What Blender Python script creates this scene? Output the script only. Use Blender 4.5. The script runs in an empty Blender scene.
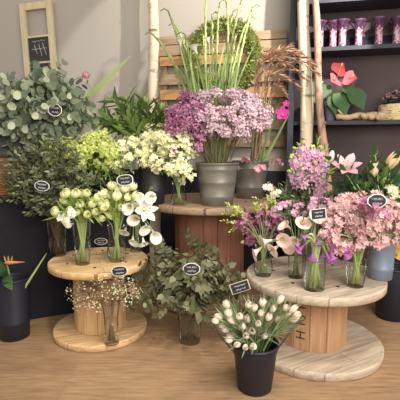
import bpy, math, random
from mathutils import Vector as V, Matrix
R = random.Random(7)
S = bpy.context.scene
COL = S.collection
PI = math.pi
# ------------------------------------------------------------------ camera
H, F, TH = 1.4, 400.0, math.atan(52/400)
cam = bpy.data.cameras.new('camera'); camo = bpy.data.objects.new('camera', cam); COL.objects.link(camo)
cam.sensor_width = 36; cam.lens = 36*F/400; cam.clip_start = .05
camo.location = (0, 0, H); camo.rotation_euler = (PI/2-TH, 0, 0)
S.camera = camo
def ray(px, py):
    u = (px-200)/F; v = (200-py)/F
    return V((u, math.cos(TH)+v*math.sin(TH), -math.sin(TH)+v*math.cos(TH)))
def onz(px, py, z):
    d = ray(px, py); return V((0, 0, H))+d*((z-H)/d.z)
def at(px, py, y):
    d = ray(px, py); return V((0, 0, H))+d*(y/d.y)
# the back wall runs slightly towards the camera on its far side
WA = math.radians(-12); WO = V((-.5, 4.7, 0)); WU = V((math.cos(WA), math.sin(WA), 0)); WN = V((math.sin(WA), -math.cos(WA), 0))
def onwall(px, py, d):
    r = ray(px, py); o = V((0, 0, H)); k = (WO+WN*d-o).dot(WN)/r.dot(WN); return o+r*k
def W(u, d, z): return WO+WU*u+WN*d+V((0, 0, z))
def wl(p):   # world -> (u, d, z)
    q = p-WO; return V((q.dot(WU), q.dot(WN), p.z))

# ------------------------------------------------------------------ materials
MATS = {}
def lin(c): return tuple(((x/255)/12.92 if x/255 <= .04045 else ((x/255+.055)/1.055)**2.4) for x in c)
def newmat(name):
    m = bpy.data.materials.new(name); m.use_nodes = True; nt = m.node_tree; nt.nodes.clear()
    return m, nt.nodes, nt.links
def N(ns, t, **k):
    n = ns.new(t)
    for a, b in k.items():
        if a in n.inputs.keys(): n.inputs[a].default_value = b
        else: setattr(n, a, b)
    return n
def leafmat(name, c1, c2, rough=.5, trans=.3, val=.3):
    if name in MATS: return MATS[name]
    m, ns, L = newmat(name)
    out = N(ns, 'ShaderNodeOutputMaterial'); g = N(ns, 'ShaderNodeNewGeometry')
    rp = N(ns, 'ShaderNodeValToRGB'); e = rp.color_ramp.elements
    e[0].color = (*lin(c1), 1); e[1].color = (*lin(c2), 1)
    L.new(g.outputs['Random Per Island'], rp.inputs[0])
    oi = N(ns, 'ShaderNodeObjectInfo'); mr = N(ns, 'ShaderNodeMapRange'); mr.inputs[3].default_value = 1-val; mr.inputs[4].default_value = 1+val
    L.new(oi.outputs['Random'], mr.inputs[0])
    hs = N(ns, 'ShaderNodeHueSaturation'); L.new(rp.outputs[0], hs.inputs['Color']); L.new(mr.outputs[0], hs.inputs['Value'])
    b = N(ns, 'ShaderNodeBsdfPrincipled', Roughness=rough); b.inputs['Specular IOR Level'].default_value = .35
    t = N(ns, 'ShaderNodeBsdfTranslucent'); mx = N(ns, 'ShaderNodeMixShader'); mx.inputs[0].default_value = trans
    L.new(hs.outputs[0], b.inputs['Base Color']); L.new(hs.outputs[0], t.inputs['Color'])
    L.new(b.outputs[0], mx.inputs[1]); L.new(t.outputs[0], mx.inputs[2]); L.new(mx.outputs[0], out.inputs[0])
    MATS[name] = m; return m
def solid(name, c, rough=.6, metal=0, noise=0, scale=8, c2=None, stretch=(1, 1, 1), bump=0, spec=.4):
    if name in MATS: return MATS[name]
    m, ns, L = newmat(name)
    out = N(ns, 'ShaderNodeOutputMaterial'); b = N(ns, 'ShaderNodeBsdfPrincipled', Roughness=rough, Metallic=metal)
    b.inputs['Specular IOR Level'].default_value = spec
    if c2 or bump:
        tc = N(ns, 'ShaderNodeTexCoord'); mp = N(ns, 'ShaderNodeMapping'); mp.inputs['Scale'].default_value = stretch
        L.new(tc.outputs['Object'], mp.inputs[0]); nz = N(ns, 'ShaderNodeTexNoise', Scale=scale, Detail=5.0); L.new(mp.outputs[0], nz.inputs[0])
        rp = N(ns, 'ShaderNodeValToRGB'); rp.color_ramp.elements[0].position = .3; rp.color_ramp.elements[1].position = .7
        rp.color_ramp.elements[0].color = (*lin(c), 1); rp.color_ramp.elements[1].color = (*lin(c2 or c), 1)
        L.new(nz.outputs[0], rp.inputs[0]); L.new(rp.outputs[0], b.inputs['Base Color'])
        if bump:
            bp = N(ns, 'ShaderNodeBump', Strength=bump, Distance=.01); L.new(nz.outputs[0], bp.inputs['Height']); L.new(bp.outputs[0], b.inputs['Normal'])
    else: b.inputs['Base Color'].default_value = (*lin(c), 1)
    L.new(b.outputs[0], out.inputs[0]); MATS[name] = m; return m
def glassmat(name, tint, refl=1.0, rough=.05):
    m, ns, L = newmat(name)
    out = N(ns, 'ShaderNodeOutputMaterial'); t = N(ns, 'ShaderNodeBsdfTransparent'); t.inputs[0].default_value = (*tint, 1)
    g = N(ns, 'ShaderNodeBsdfGlossy', Roughness=rough); lw = N(ns, 'ShaderNodeLayerWeight', Blend=.17)
    ml = N(ns, 'ShaderNodeMath', operation='MULTIPLY'); ml.operation = 'MULTIPLY_ADD'; ml.inputs[1].default_value = refl; ml.inputs[2].default_value = .05*refl; L.new(lw.outputs['Fresnel'], ml.inputs[0])
    mx = N(ns, 'ShaderNodeMixShader'); L.new(ml.outputs[0], mx.inputs[0]); L.new(t.outputs[0], mx.inputs[1]); L.new(g.outputs[0], mx.inputs[2]); L.new(mx.outputs[0], out.inputs[0])
    MATS[name] = m; return m
def woodboards(name, c1, c2, seam, board=.11, axis='X', grain=(2, 26, 26), rough=.65, seamw=.03, length=1.3):
    """boards running along local axis, each with its own tone, thin dark seams and grain"""
    m, ns, L = newmat(name)
    out = N(ns, 'ShaderNodeOutputMaterial'); b = N(ns, 'ShaderNodeBsdfPrincipled', Roughness=rough); b.inputs['Specular IOR Level'].default_value = .35
    tc = N(ns, 'ShaderNodeTexCoord'); mp = N(ns, 'ShaderNodeMapping')
    if axis == 'Y': mp.inputs['Rotation'].default_value = (0, 0, PI/2)
    L.new(tc.outputs['Object'], mp.inputs[0])
    bk = N(ns, 'ShaderNodeTexBrick', Scale=1.0); bk.inputs['Brick Width'].default_value = length; bk.inputs['Row Height'].default_value = board
    bk.inputs['Mortar Size'].default_value = seamw*board; bk.inputs['Mortar Smooth'].default_value = .3
    bk.inputs['Color1'].default_value = (*lin(c1), 1); bk.inputs['Color2'].default_value = (*lin(c2), 1); bk.inputs['Mortar'].default_value = (*lin(seam), 1)
    L.new(mp.outputs[0], bk.inputs[0])
    m2 = N(ns, 'ShaderNodeMapping'); m2.inputs['Scale'].default_value = grain; L.new(mp.outputs[0], m2.inputs[0])
    nz = N(ns, 'ShaderNodeTexNoise', Scale=1.6, Detail=6.0, Roughness=.65); L.new(m2.outputs[0], nz.inputs[0])
    mr = N(ns, 'ShaderNodeMapRange'); mr.inputs[1].default_value = .3; mr.inputs[2].default_value = .7; mr.inputs[3].default_value = .66; mr.inputs[4].default_value = 1.2; L.new(nz.outputs[0], mr.inputs[0])
    hs = N(ns, 'ShaderNodeHueSaturation'); L.new(bk.outputs[0], hs.inputs['Color']); L.new(mr.outputs[0], hs.inputs['Value'])
    L.new(hs.outputs[0], b.inputs['Base Color'])
    bp = N(ns, 'ShaderNodeBump', Strength=.15, Distance=.01); L.new(nz.outputs[0], bp.inputs['Height']); L.new(bp.outputs[0], b.inputs['Normal'])
    L.new(b.outputs[0], out.inputs[0]); MATS[name] = m; return m
def barkmat(name, c, dark, sc=(1, 1, 1), rough=.8, thr=.62):
    m, ns, L = newmat(name)
    out = N(ns, 'ShaderNodeOutputMaterial'); b = N(ns, 'ShaderNodeBsdfPrincipled', Roughness=rough)
    tc = N(ns, 'ShaderNodeTexCoord'); mp = N(ns, 'ShaderNodeMapping'); mp.inputs['Scale'].default_value = sc; L.new(tc.outputs['Object'], mp.inputs[0])
    nz = N(ns, 'ShaderNodeTexNoise', Scale=6.0, Detail=4.0); L.new(mp.outputs[0], nz.inputs[0])
    rp = N(ns, 'ShaderNodeValToRGB'); rp.color_ramp.elements[0].position = thr-.1; rp.color_ramp.elements[1].position = thr+.04
    rp.color_ramp.elements[0].color = (*lin(c), 1); rp.color_ramp.elements[1].color = (*lin(dark), 1); L.new(nz.outputs[0], rp.inputs[0])
    L.new(rp.outputs[0], b.inputs['Base Color']); L.new(b.outputs[0], out.inputs[0]); MATS[name] = m; return m

# ------------------------------------------------------------------ mesh builder
def frame(d):
    d = d.normalized(); a = V((0, 0, 1)) if abs(d.z) < .9 else V((1, 0, 0))
    x = a.cross(d).normalized(); y = d.cross(x); return x, y, d
class MB:
    def __init__(s): s.v = []; s.f = []
    def add(s, vs, fs):
        k = len(s.v); s.v += vs; s.f += [tuple(i+k for i in f) for f in fs]
    def tube(s, path, r0, r1=None, n=6, caps=True):
        r1 = r0 if r1 is None else r1; m = len(path); vs = []; fs = []
        for i, p in enumerate(path):
            d = path[min(i+1, m-1)]-path[max(i-1, 0)]
            x, y, _ = frame(d); r = r0+(r1-r0)*i/(m-1) if not callable(r0) else r0(i/(m-1))
            for k in range(n):
                a = 2*PI*k/n; vs.append(p+x*(r*math.cos(a))+y*(r*math.sin(a)))
        for i in range(m-1):
            for k in range(n):
                fs.append((i*n+k, i*n+(k+1) % n, (i+1)*n+(k+1) % n, (i+1)*n+k))
        if caps: fs.append(tuple(range(n))[::-1]); fs.append(tuple((m-1)*n+k for k in range(n)))
        s.add(vs, fs)
    def lathe(s, prof, o=V((0, 0, 0)), d=V((0, 0, 1)), n=32, capb=False, capt=False):
        x, y, z = frame(d) if abs(d.z) < .999 else (V((1, 0, 0)), V((0, 1, 0)), V((0, 0, 1)))
        vs = []; fs = []; m = len(prof)
        for (r, h) in prof:
            for k in range(n):
                a = 2*PI*k/n; vs.append(o+x*(r*math.cos(a))+y*(r*math.sin(a))+z*h)
        for i in range(m-1):
            for k in range(n): fs.append((i*n+k, i*n+(k+1) % n, (i+1)*n+(k+1) % n, (i+1)*n+k))
        if capb: fs.append(tuple(range(n))[::-1])
        if capt: fs.append(tuple((m-1)*n+k for k in range(n)))
        s.add(vs, fs)
    def box(s, c, size, M=None):
        vs = [V((sx*size[0]/2, sy*size[1]/2, sz*size[2]/2)) for sz in (-1, 1) for sy in (-1, 1) for sx in (-1, 1)]
        if M: vs = [M @ q for q in vs]
        s.add([q+V(c) for q in vs], [(0, 2, 3, 1), (4, 5, 7, 6), (0, 1, 5, 4), (2, 6, 7, 3), (0, 4, 6, 2), (1, 3, 7, 5)])
    def leaf(s, p, d, up, L, w, bend=0., shape='lance', n=5, fold=.15):
        d = d.normalized(); side = d.cross(up)
        if side.length < 1e-3: side = d.cross(V((1, .3, 0)))
        side.normalize(); up = side.cross(d).normalized(); vs = []; fs = []
        for i in range(n+1):
            t = i/n
            if shape == 'lance': h = math.sin(PI*min(1, t*.92+.08))**.8*(1-t*.35)
            elif shape == 'round': h = math.sqrt(max(0, 1-(2*t-1)**2))
            elif shape == 'heart': h = 1.15*math.sqrt(max(0, 1-(1.9*t-.75)**2)) if t < .6 else (1-t)*2.2
            elif shape == 'obov': h = math.sin(PI*t**1.5)**.7
            else: h = (1-t)**.5*min(1, .5+t*3)     # strap
            h = max(h, .06 if 0 < i < n else .03)*w/2
            c = p+d*(L*t)+up*(bend*L*t*t)
            vs += [c-side*h+up*(h*fold*2), c, c+side*h+up*(h*fold*2)]
        for i in range(n):
            for k in (0, 1): fs.append((3*i+k, 3*i+k+1, 3*i+k+4, 3*i+k+3))
        s.add(vs, fs)
    def floret(s, p, nrm, r, k=5, cup=.3, wide=.9):
        x, y, z = frame(nrm); a0 = R.random()*6; vs = [p]; fs = []
        for i in range(k):
            a = a0+2*PI*i/k; hw = PI/k*wide
            for q, rr, hh in ((-hw, .62, .5), (0, 1., 1.), (hw, .62, .5)):
                vs.append(p+(x*math.cos(a+q)+y*math.sin(a+q))*(r*rr)+z*(r*cup*hh))
            fs.append((0, 1+3*i, 2+3*i, 3+3*i))
        s.add(vs, fs)
    def egg(s, p, d, L, r, n=7, m=5, prof=None):
        prof = prof or [(math.sin(PI*(.04+.92*i/m))**.8*r*(1-.25*i/m), L*i/m) for i in range(m+1)]
        s.lathe(prof, p, d, n, True, True)
    def cup_petal(s, p, d, L, r, a, spread, prof, lean=0., n=5, m=4):
        """one petal of a cup-shaped bloom: prof(t) gives radius factor"""
        x, y, z = frame(d); vs = []; fs = []
        for i in range(n+1):
            t = i/n; rr = r*prof(t); hw = spread*math.sin(PI*min(.96, .15+.8*t))**.7
            for k in range(m+1):
                q = a+hw*(2*k/m-1); e = 1+.06*(1-abs(2*k/m-1))
                vs.append(p+(x*math.cos(q)+y*math.sin(q))*(rr*e)+z*(L*t*(1-.08*abs(2*k/m-1)**2*t)))
        for i in range(n):
            for k in range(m): fs.append((i*(m+1)+k, i*(m+1)+k+1, (i+1)*(m+1)+k+1, (i+1)*(m+1)+k))
        s.add(vs, fs)
    def build(s, name, mat, parent=None, smooth=True, loc=None):
        """vertices are given in world space (or in the parent's frame when the parent turns)"""
        me = bpy.data.meshes.new(name); o = bpy.data.objects.new(name, me); COL.objects.link(o)
        off = V(parent['_o']) if parent is not None and '_o' in parent.keys() else V((0, 0, 0))
        if parent is None and loc is not None: off = V(loc); o.location = loc
        me.from_pydata([tuple(q-off) for q in s.v], [], s.f); me.update()
        me.materials.append(MATS[mat] if isinstance(mat, str) else mat)
        if smooth: me.polygons.foreach_set('use_smooth', [True]*len(me.polygons))
        if parent is not None:
            o.parent = parent
            if '_o' in parent.keys(): o['_o'] = parent['_o']
        return o
def tag(o, label, cat, group=None):
    o['label'] = label; o['category'] = cat
    if group: o['group'] = group
    return o
def thing(name, label, cat, loc, group=None, rz=0, local=False):
    o = bpy.data.objects.new(name, None); COL.objects.link(o); o.location = loc; o.rotation_euler.z = rz
    o.empty_display_size = .05
    o['_o'] = (0, 0, 0) if local else tuple(loc)
    o['kind'] = 'thing'; return tag(o, label, cat, group)
def struct(o): o['kind'] = 'structure'; return o
def bevel(o, w=.004, seg=2):
    b = o.modifiers.new('bevel', 'BEVEL'); b.width = w; b.segments = seg; b.limit_method = 'ANGLE'
    for p in o.data.polygons: p.use_smooth = False
    return o
def rnd(a, b): return a+(b-a)*R.random()
def rv(k=1.): return V((rnd(-k, k), rnd(-k, k), rnd(-k, k)))

# palette ----------------------------------------------------------
woodboards('floor_wood', (166, 134, 100), (154, 122, 90), (132, 104, 78), board=.13, grain=(3, 24, 24), rough=.42, seamw=.008, length=1.6)
woodboards('pale_pine', (222, 186, 138), (208, 170, 122), (150, 112, 76), board=.12, grain=(3, 30, 30), seamw=.02, length=4)
woodboards('weathered_pine', (202, 184, 160), (190, 170, 146), (150, 132, 112), board=.13, grain=(3, 26, 26), seamw=.025, length=4)
woodboards('brown_pine', (172, 146, 116), (152, 126, 100), (96, 76, 60), board=.14, grain=(3, 26, 26), seamw=.025, length=4)
solid('stave_pale', (214, 176, 128), .65, c2=(190, 150, 104), scale=3, stretch=(12, 12, 1))
solid('stave_tan', (196, 154, 116), .65, c2=(166, 124, 90), scale=3, stretch=(12, 12, 1))
solid('stave_red', (164, 114, 90), .65, c2=(130, 86, 66), scale=3, stretch=(12, 12, 1))
solid('wall_paint', (188, 179, 166), .9, c2=(184, 174, 161), scale=1.2)
solid('wainscot_dark', (34, 31, 40), .6)
solid('dark_paint', (46, 43, 56), .55, c2=(40, 37, 48), scale=4)
solid('shelf_back', (100, 86, 84), .8, c2=(88, 75, 76), scale=2)
solid('black_plastic', (34, 33, 44), .45)
solid('black_cloth', (25, 23, 31), .85)
solid('galvanised', (140, 134, 122), .45, .35, c2=(104, 98, 90), scale=5, stretch=(1, 1, 2), bump=.05)
solid('dark_zinc', (64, 66, 66), .5, .5, c2=(46, 48, 50), scale=5)
solid('blue_zinc', (150, 162, 180), .45, .35, c2=(126, 138, 158), scale=5, stretch=(1, 1, .5))
solid('grey_pot', (120, 122, 134), .6)
solid('slat_grey', (182, 158, 126), .8, c2=(148, 126, 100), scale=2.5, stretch=(1.5, 14, 14))
solid('slat_orange', (205, 160, 108), .8, c2=(178, 134, 88), scale=2.5, stretch=(1.5, 14, 14))
solid('slat_brown', (156, 130, 102), .8, c2=(124, 102, 80), scale=2.5, stretch=(1.5, 14, 14))
solid('frame_wood', (232, 216, 180), .75, c2=(214, 194, 152), scale=3, stretch=(10, 10, 2))
solid('chalkboard', (58, 54, 54), .8, c2=(78, 74, 74), scale=6)
solid('chalk', (226, 222, 216), .9)
solid('sign_slate', (38, 40, 46), .8)
solid('kraft', (206, 186, 156), .8)
solid('stick', (92, 96, 66), .8)
solid('stencil', (74, 48, 44), .8)
solid('wicker', (160, 112, 72), .8, c2=(122, 82, 52), scale=18, bump=.4)
solid('driftwood', (214, 186, 150), .85, c2=(176, 146, 112), scale=4, stretch=(2, 14, 14), bump=.4)
solid('cut_wood', (226, 190, 150), .8)
solid('vase_purple', (92, 58, 84), .35)
solid('anther', (150, 80, 40), .7); solid('spadix', (236, 196, 70), .6); solid('moss_base', (92, 98, 46), .95)
solid('beak_orange', (228, 152, 118), .5); solid('soil', (50, 40, 34), .95)
barkmat('birch_bark', (224, 206, 176), (128, 104, 82), (1.2, 1.2, 3.2), thr=.69)
barkmat('birch_planter', (222, 200, 150), (130, 104, 66), (4, 4, 14), thr=.64)
barkmat('brown_bark', (178, 140, 120), (126, 94, 78), (4, 4, 1.2), thr=.6)
barkmat('vase_pattern', (206, 158, 172), (106, 60, 90), (9, 9, 6), rough=.3, thr=.56)
glassmat('glass_rim', (.75, .78, .77), 1.5)
glassmat('glass', (.975, .985, .98), .8); glassmat('dim_glass', (.84, .82, .8), .8); glassmat('water', (.96, .98, .94), .3); glassmat('cellophane', (.95, .95, .95), .8, .15)
leafmat('euc_leaf', (92, 112, 88), (216, 220, 186), trans=.2, val=.15)
leafmat('dark_leaf', (66, 78, 54), (148, 156, 116), trans=.25, val=.2)
leafmat('gunnii_leaf', (80, 84, 58), (154, 154, 114), trans=.2, val=.2)
leafmat('bright_leaf', (124, 152, 64), (196, 212, 124), val=.15)
leafmat('lily_leaf', (80, 110, 54), (170, 188, 106), val=.2)
leafmat("lily_dark", (52, 80, 52), (96, 128, 80), val=.1)
leafmat('green_stem', (112, 140, 76), (158, 182, 112), .5, .15, .12)
leafmat('pale_stem', (156, 178, 98), (198, 210, 140), .5, .2, .1)
leafmat('brown_stem', (96, 82, 58), (120, 104, 74), .7, .05, .15)
leafmat('tulip_leaf', (118, 146, 100), (176, 194, 146), val=.1)
leafmat('lime_petal', (186, 200, 96), (228, 232, 150), val=.1)
leafmat('white_lime', (216, 222, 140), (248, 248, 212), val=.05)
leafmat('cream_petal', (228, 226, 166), (252, 248, 222), val=.06)
leafmat('white_petal', (240, 238, 220), (252, 250, 242), trans=.25, val=.04)
leafmat('calla_blush', (242, 206, 192), (252, 236, 222), val=.05)
leafmat('blush_petal', (250, 224, 204), (254, 250, 236), trans=.25, val=.05)
leafmat('mauve_petal', (156, 92, 128), (206, 148, 176), val=.15)
leafmat('lilac_petal', (200, 164, 176), (242, 222, 224), val=.12)
leafmat('magenta_petal', (200, 44, 140), (226, 90, 176), val=.1)
leafmat('orchid_petal', (168, 84, 138), (228, 164, 194), val=.2)
leafmat('violet_petal', (176, 92, 176), (214, 142, 206), val=.1)
leafmat('dusty_petal', (202, 152, 154), (244, 216, 206), val=.12)
leafmat('dusk_petal', (186, 122, 150), (216, 160, 178), val=.1)
leafmat('stock_petal', (212, 158, 192), (246, 212, 214), val=.14)
leafmat('pink_petal', (226, 160, 176), (246, 204, 206), val=.1)
leafmat('peach_petal', (226, 182, 130), (246, 220, 178), val=.08)
leafmat('coral_petal', (212, 84, 104), (232, 120, 130), .3, .1, .06)
leafmat('reed_leaf', (142, 108, 88), (200, 164, 134), val=.2)
leafmat('moss', (128, 138, 66), (182, 186, 110), .9, .1, .1)
leafmat('gold_petal', (226, 170, 70), (240, 204, 120), val=.1)

# ------------------------------------------------------------------ setting
m = MB(); m.v = [V((-6, -2, 0)), V((6, -2, 0)), V((6, 7, 0)), V((-6, 7, 0))]; m.f = [(0, 1, 2, 3)]
struct(m.build('floor', 'floor_wood', smooth=False))
def wallbox(name, u0, u1, d0, d1, z0, z1, mat):
    m = MB(); Mz = Matrix.Rotation(WA, 3, 'Z'); c = W((u0+u1)/2, (d0+d1)/2, (z0+z1)/2)
    m.box((0, 0, 0), (u1-u0, abs(d1-d0), z1-z0)); o = m.build(name, mat, smooth=False); o.location = c; o.rotation_euler.z = WA; return o
struct(wallbox('wall_back', -4, 4, -.1, 0, 0, 3.6, 'wall_paint'))
struct(wallbox('trim_1', -4, 4, .001, .02, 0, 1.15, 'wainscot_dark'))

# ------------------------------------------------------------------ spools
def spool(name, label, c, r, h, core_r, th, top_mat, core_mat, n, rz=0, lettering=None, base_r=None):
    t = thing(name, label, 'cable spool', c, rz=rz, local=True)
    base_r = base_r or r
    def disc(rr, z0, nm):
        m = MB(); m.lathe([(rr-.006, z0), (rr, z0+.006), (rr, z0+th-.006), (rr-.006, z0+th)], n=64, capb=True, capt=True)
        o = m.build(nm, top_mat, t, smooth=False)
        for p in o.data.polygons: p.use_smooth = abs(p.normal.z) < .3
        return o
    disc(base_r, 0, 'bottom_disc'); td = disc(r, h-th, 'top_disc')
    m = MB(); ap = core_r*math.cos(PI/n)
    for k in range(n):
        a = 2*PI*(k+.5)/n; w = 2*core_r*math.sin(PI/n)-.006
        M = Matrix.Rotation(a, 3, 'Z')
        m.box(M @ V((ap-.009, 0, h/2)), (.018, w, h-2*th), M)
    core = bevel(m.build('core', core_mat, t, smooth=False), .003, 1)
    m = MB(); m.lathe([(core_r-.022, th), (core_r-.022, h-th)], n=32); m.build('core_lining', 'soil', core)
    for q in range(6):                                   # bolt heads on the top disc
        a = 2*PI*q/6+.3; m = MB(); rr = core_r+.045
        m.lathe([(.011, h-.002), (.011, h+.003), (.008, h+.005)], V((rr*math.cos(a), rr*math.sin(a), 0)), n=8, capt=True); m.build('bolt', 'dark_zinc', td)
    return core, ap
LSC = V((-.765, 2.945, 0)); RSC = V((.8, 2.72, 0)); BSC = V((.09, 3.75, 0))
LZ, RZ, BZ, CZ = .57, .525, .92, 1.02
spool('wooden_spool', 'pale yellow pine cable spool used as a table for white flowers', LSC, .365, LZ, .195, .05, 'pale_pine', 'stave_pale', 14, rz=.35, base_r=.352)
rs, rap = spool('wooden_spool', 'weathered cable spool with stencilled letters carrying pink and purple flowers', RSC, .47, RZ, .235, .055, 'weathered_pine', 'stave_tan', 13, rz=.50, base_r=.475)
spool('wooden_spool', 'tallest brown cable spool with reddish staves carrying metal buckets', BSC, .585, BZ, .33, .06, 'brown_pine', 'stave_red', 16, rz=.2)
# stencilled letters run up one stave of the weathered spool
n = 13; best = None
for k in range(n):
    a = 2*PI*(k+.5)/n; wa = a+.50; p = RSC+V((math.cos(wa)*rap, math.sin(wa)*rap, .27)); d = abs(p.x/(p.y*.9917+.146)-(302-200)/400)
    if p.y < RSC.y and (best is None or d < best[0]): best = (d, a)
a = best[1]
cu = bpy.data.curves.new('lettering', 'FONT'); cu.body = 'H 10 10'; cu.size = .088; cu.extrude = .0006; cu.align_x = 'CENTER'; cu.align_y = 'CENTER'
to = bpy.data.objects.new('lettering', cu); COL.objects.link(to); to.parent = rs; cu.materials.append(MATS['stencil'])
nx = V((math.cos(a), math.sin(a), 0))
xax = V((0, 0, 1)); zax = nx; yax = zax.cross(xax)
M = Matrix((xax, yax, zax)).transposed().to_4x4(); M.translation = nx*(rap+.0015)+V((0, 0, .275)); to.matrix_local = M
bpy.context.view_layer.update(); me = bpy.data.meshes.new_from_object(to.evaluated_get(bpy.context.evaluated_depsgraph_get()))
bpy.data.objects.remove(to); to = bpy.data.objects.new('lettering', me); COL.objects.link(to); to.parent = rs; to.matrix_local = M

# ------------------------------------------------------------------ counter, planters, baskets
ca = math.radians(25); cdir = V((math.cos(ca), math.sin(ca), 0)); cn = V((math.sin(ca), -math.cos(ca), 0)); co = V((-1.285, 3.165, 0))
t = thing('counter', 'black draped counter behind the pale pine spool', 'counter', co, rz=ca, local=True)
m = MB(); m.box((-.35, .375, .5), (2.2, .73, 1.0)); bevel(m.build('cabinet', 'black_cloth', t), .01)
m = MB(); m.box((-.35, .37, 1.01), (2.24, .77, .02)); bevel(m.build('worktop', 'black_cloth', t), .004)
def cpt(u, d, z=CZ): return co+cdir*u-cn*d+V((0, 0, z))
pc = cpt(-.12, .5)
t = thing('planter_box', 'square black planter on the counter holding tall silver eucalyptus', 'planter', pc, rz=ca, local=True)
m = MB()
for (x, y, sx, sy) in ((0, -.19, .5, .02), (0, .19, .5, .02), (-.24, 0, .02, .36), (.24, 0, .02, .36)): m.box((x, y, .26), (sx, sy, .52))
m.box((0, 0, .01), (.46, .36, .02)); bevel(m.build('box_body', 'black_plastic', t), .004)
m = MB(); m.box((0, 0, .46), (.458, .358, .02)); m.build('soil', 'soil', t)
bp = cpt(-.2, .13)
t = thing('wicker_basket', 'brown wicker basket at the edge of the black counter', 'basket', bp)
m = MB(); m.lathe([(.09, 0), (.12, .06), (.13, .16), (.12, .28), (.13, .3), (.115, .3), (.105, .28), (.115, .12), (.08, .01)], bp, n=28, capb=True, capt=True); bb = m.build('basket_body', 'wicker', t)
m = MB()
for k in range(13):
    z = .015+.021*k; r = .095+.036*math.sin(min(1, (z+.02)/.15)*PI/2)-.01*max(0, z-.16)/.12
    m.lathe([(r, z), (r+.006, z+.008), (r, z+.016)], bp, n=28)
m.build('weave', 'wicker', bb)

# ------------------------------------------------------------------ vessels
def vessel_bucket(name, label, p, rb, rt, h, mat, rim=.008, ribs=(), cat='bucket', handle=False, n=36):
    t = thing(name, label, cat, p)
    prof = [(rb-.005, 0), (rb, .004)]
    for q in ribs: 
        r = rb+(rt-rb)*q; prof += [(r, h*q-.008), (r+.004, h*q), (r, h*q+.008)]
    prof += [(rt, h-.02), (rt-.003, h-.004), (rt-.006, h-.02), (rb-.008, .012)]
    m = MB(); m.lathe(prof, p, n=n, capb=True, capt=True); bd = m.build('body', mat, t)
    m = MB(); m.lathe([(rt-.004, h-.018), (rt+rim, h-.016), (rt+rim, h-.004), (rt, h), (rt-.005, h-.004)], p, n=n); m.build('rim', mat, bd)
    if handle:
        for s in (-1, 1):
            m = MB(); m.box(p+V((s*(rt+.002), 0, h-.05)), (.012, .035, .045)); lug = bevel(m.build('handle_lug', mat, t), .003)
            m = MB(); m.tube([p+V((s*(rt+.006+.028*math.sin(PI*i/8)), .03*math.cos(PI*i/8), h-.05)) for i in range(9)], .004); m.build('ring_handle', mat, lug)
    return t
def vessel_glass(label, p, rb, rt, h, water=.6, prof=None, mat='glass', group=None):
    t = thing('glass_vase', label, 'vase', p, group)
    if prof is None: prof = [(rb, 0), (rb+(rt-rb)*.5, h*.5), (rt, h)]
    wall = [(prof[0][0]-.004, 0)]+[(r, z+(.003 if i == 0 else 0)) for i, (r, z) in enumerate(prof)]
    m = MB(); m.lathe(wall, p, n=32, capb=True); gb = m.build('glass_body', mat, t)
    m = MB(); rt_ = prof[-1][0]; m.lathe([(rt_-.003, h-.001), (rt_, h+.002), (rt_+.002, h-.001), (rt_-.001, h-.004)], p, n=32); m.build('lip', 'glass_rim', gb)
    wz = h*water; w = [(r-.004, max(.014, z)) for r, z in prof if z < wz]
    for (r0, z0), (r1, z1) in zip(prof, prof[1:]):
        if z0 < wz <= z1: w.append((r0+(r1-r0)*(wz-z0)/(z1-z0)-.004, wz))
    m = MB(); m.lathe(w, p, n=32, capb=True, capt=True); m.build('water', 'water', t)
    return t

# ------------------------------------------------------------------ stems
def stem_path(base, rim, head, sag=0., n=7):
    d = (rim-base).normalized(); L = (head-rim).length; c = rim.lerp(head, .42)+(d*.45+V((0, 0, .55))).normalized()*L*(.34 if head.z-rim.z > .3*L else .26)
    pts = [base, base.lerp(rim, .5)]
    for i in range(n+1):
        t = i/n; pts.append(rim*(1-t)**2+c*(2*t*(1-t))+head*t*t-V((0, 0, sag*t*t)))
    return pts
class Ves:
    """where stems stand: base centre, inner base radius, rim centre, inner rim radius"""
    def __init__(s, p, rb, rt, h, lift=.02): s.p = V(p); s.rb = rb; s.rt = rt; s.h = h; s.lift = lift
    def ends(s, head):
        o = V((head.x-s.p.x, head.y-s.p.y, 0)); L = o.length; o = o.normalized() if L > 1e-4 else V((1, 0, 0))
        o = Matrix.Rotation(rnd(-.5, .5), 3, 'Z') @ o
        k = min(1., L/.18)
        rim = s.p+o*(s.rt*rnd(.4, .85)*k)+V((0, 0, s.h)); q = Matrix.Rotation(rnd(-.9, .9), 3, 'Z') @ o
        base = s.p-q*(s.rb*rnd(.2, .85))+V((0, 0, s.lift)); return base, rim
def cloud(c, rad, n, lo=-.4, back=.75, inner=.72, seed=None):
    """n points spread over an ellipsoid, its under side and far side cut off"""
    out = []; k = 0; M = int(n*3); g = PI*(3-math.sqrt(5)); off = R.random()*6
    pts = []
    for i in range(M):
        z = 1-2*(i+.5)/M; r = math.sqrt(1-z*z); a = g*i+off; p = V((r*math.cos(a), r*math.sin(a), z))
        if p.z >= lo and p.y <= back: pts.append(p)
    R.shuffle(pts); pts = (pts*3)[:n]
    return [V((c[0]+p.x*rad[0]*q, c[1]+p.y*rad[1]*q, c[2]+p.z*rad[2]*q)) for p in pts for q in (rnd(inner, 1.02),)]
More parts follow.
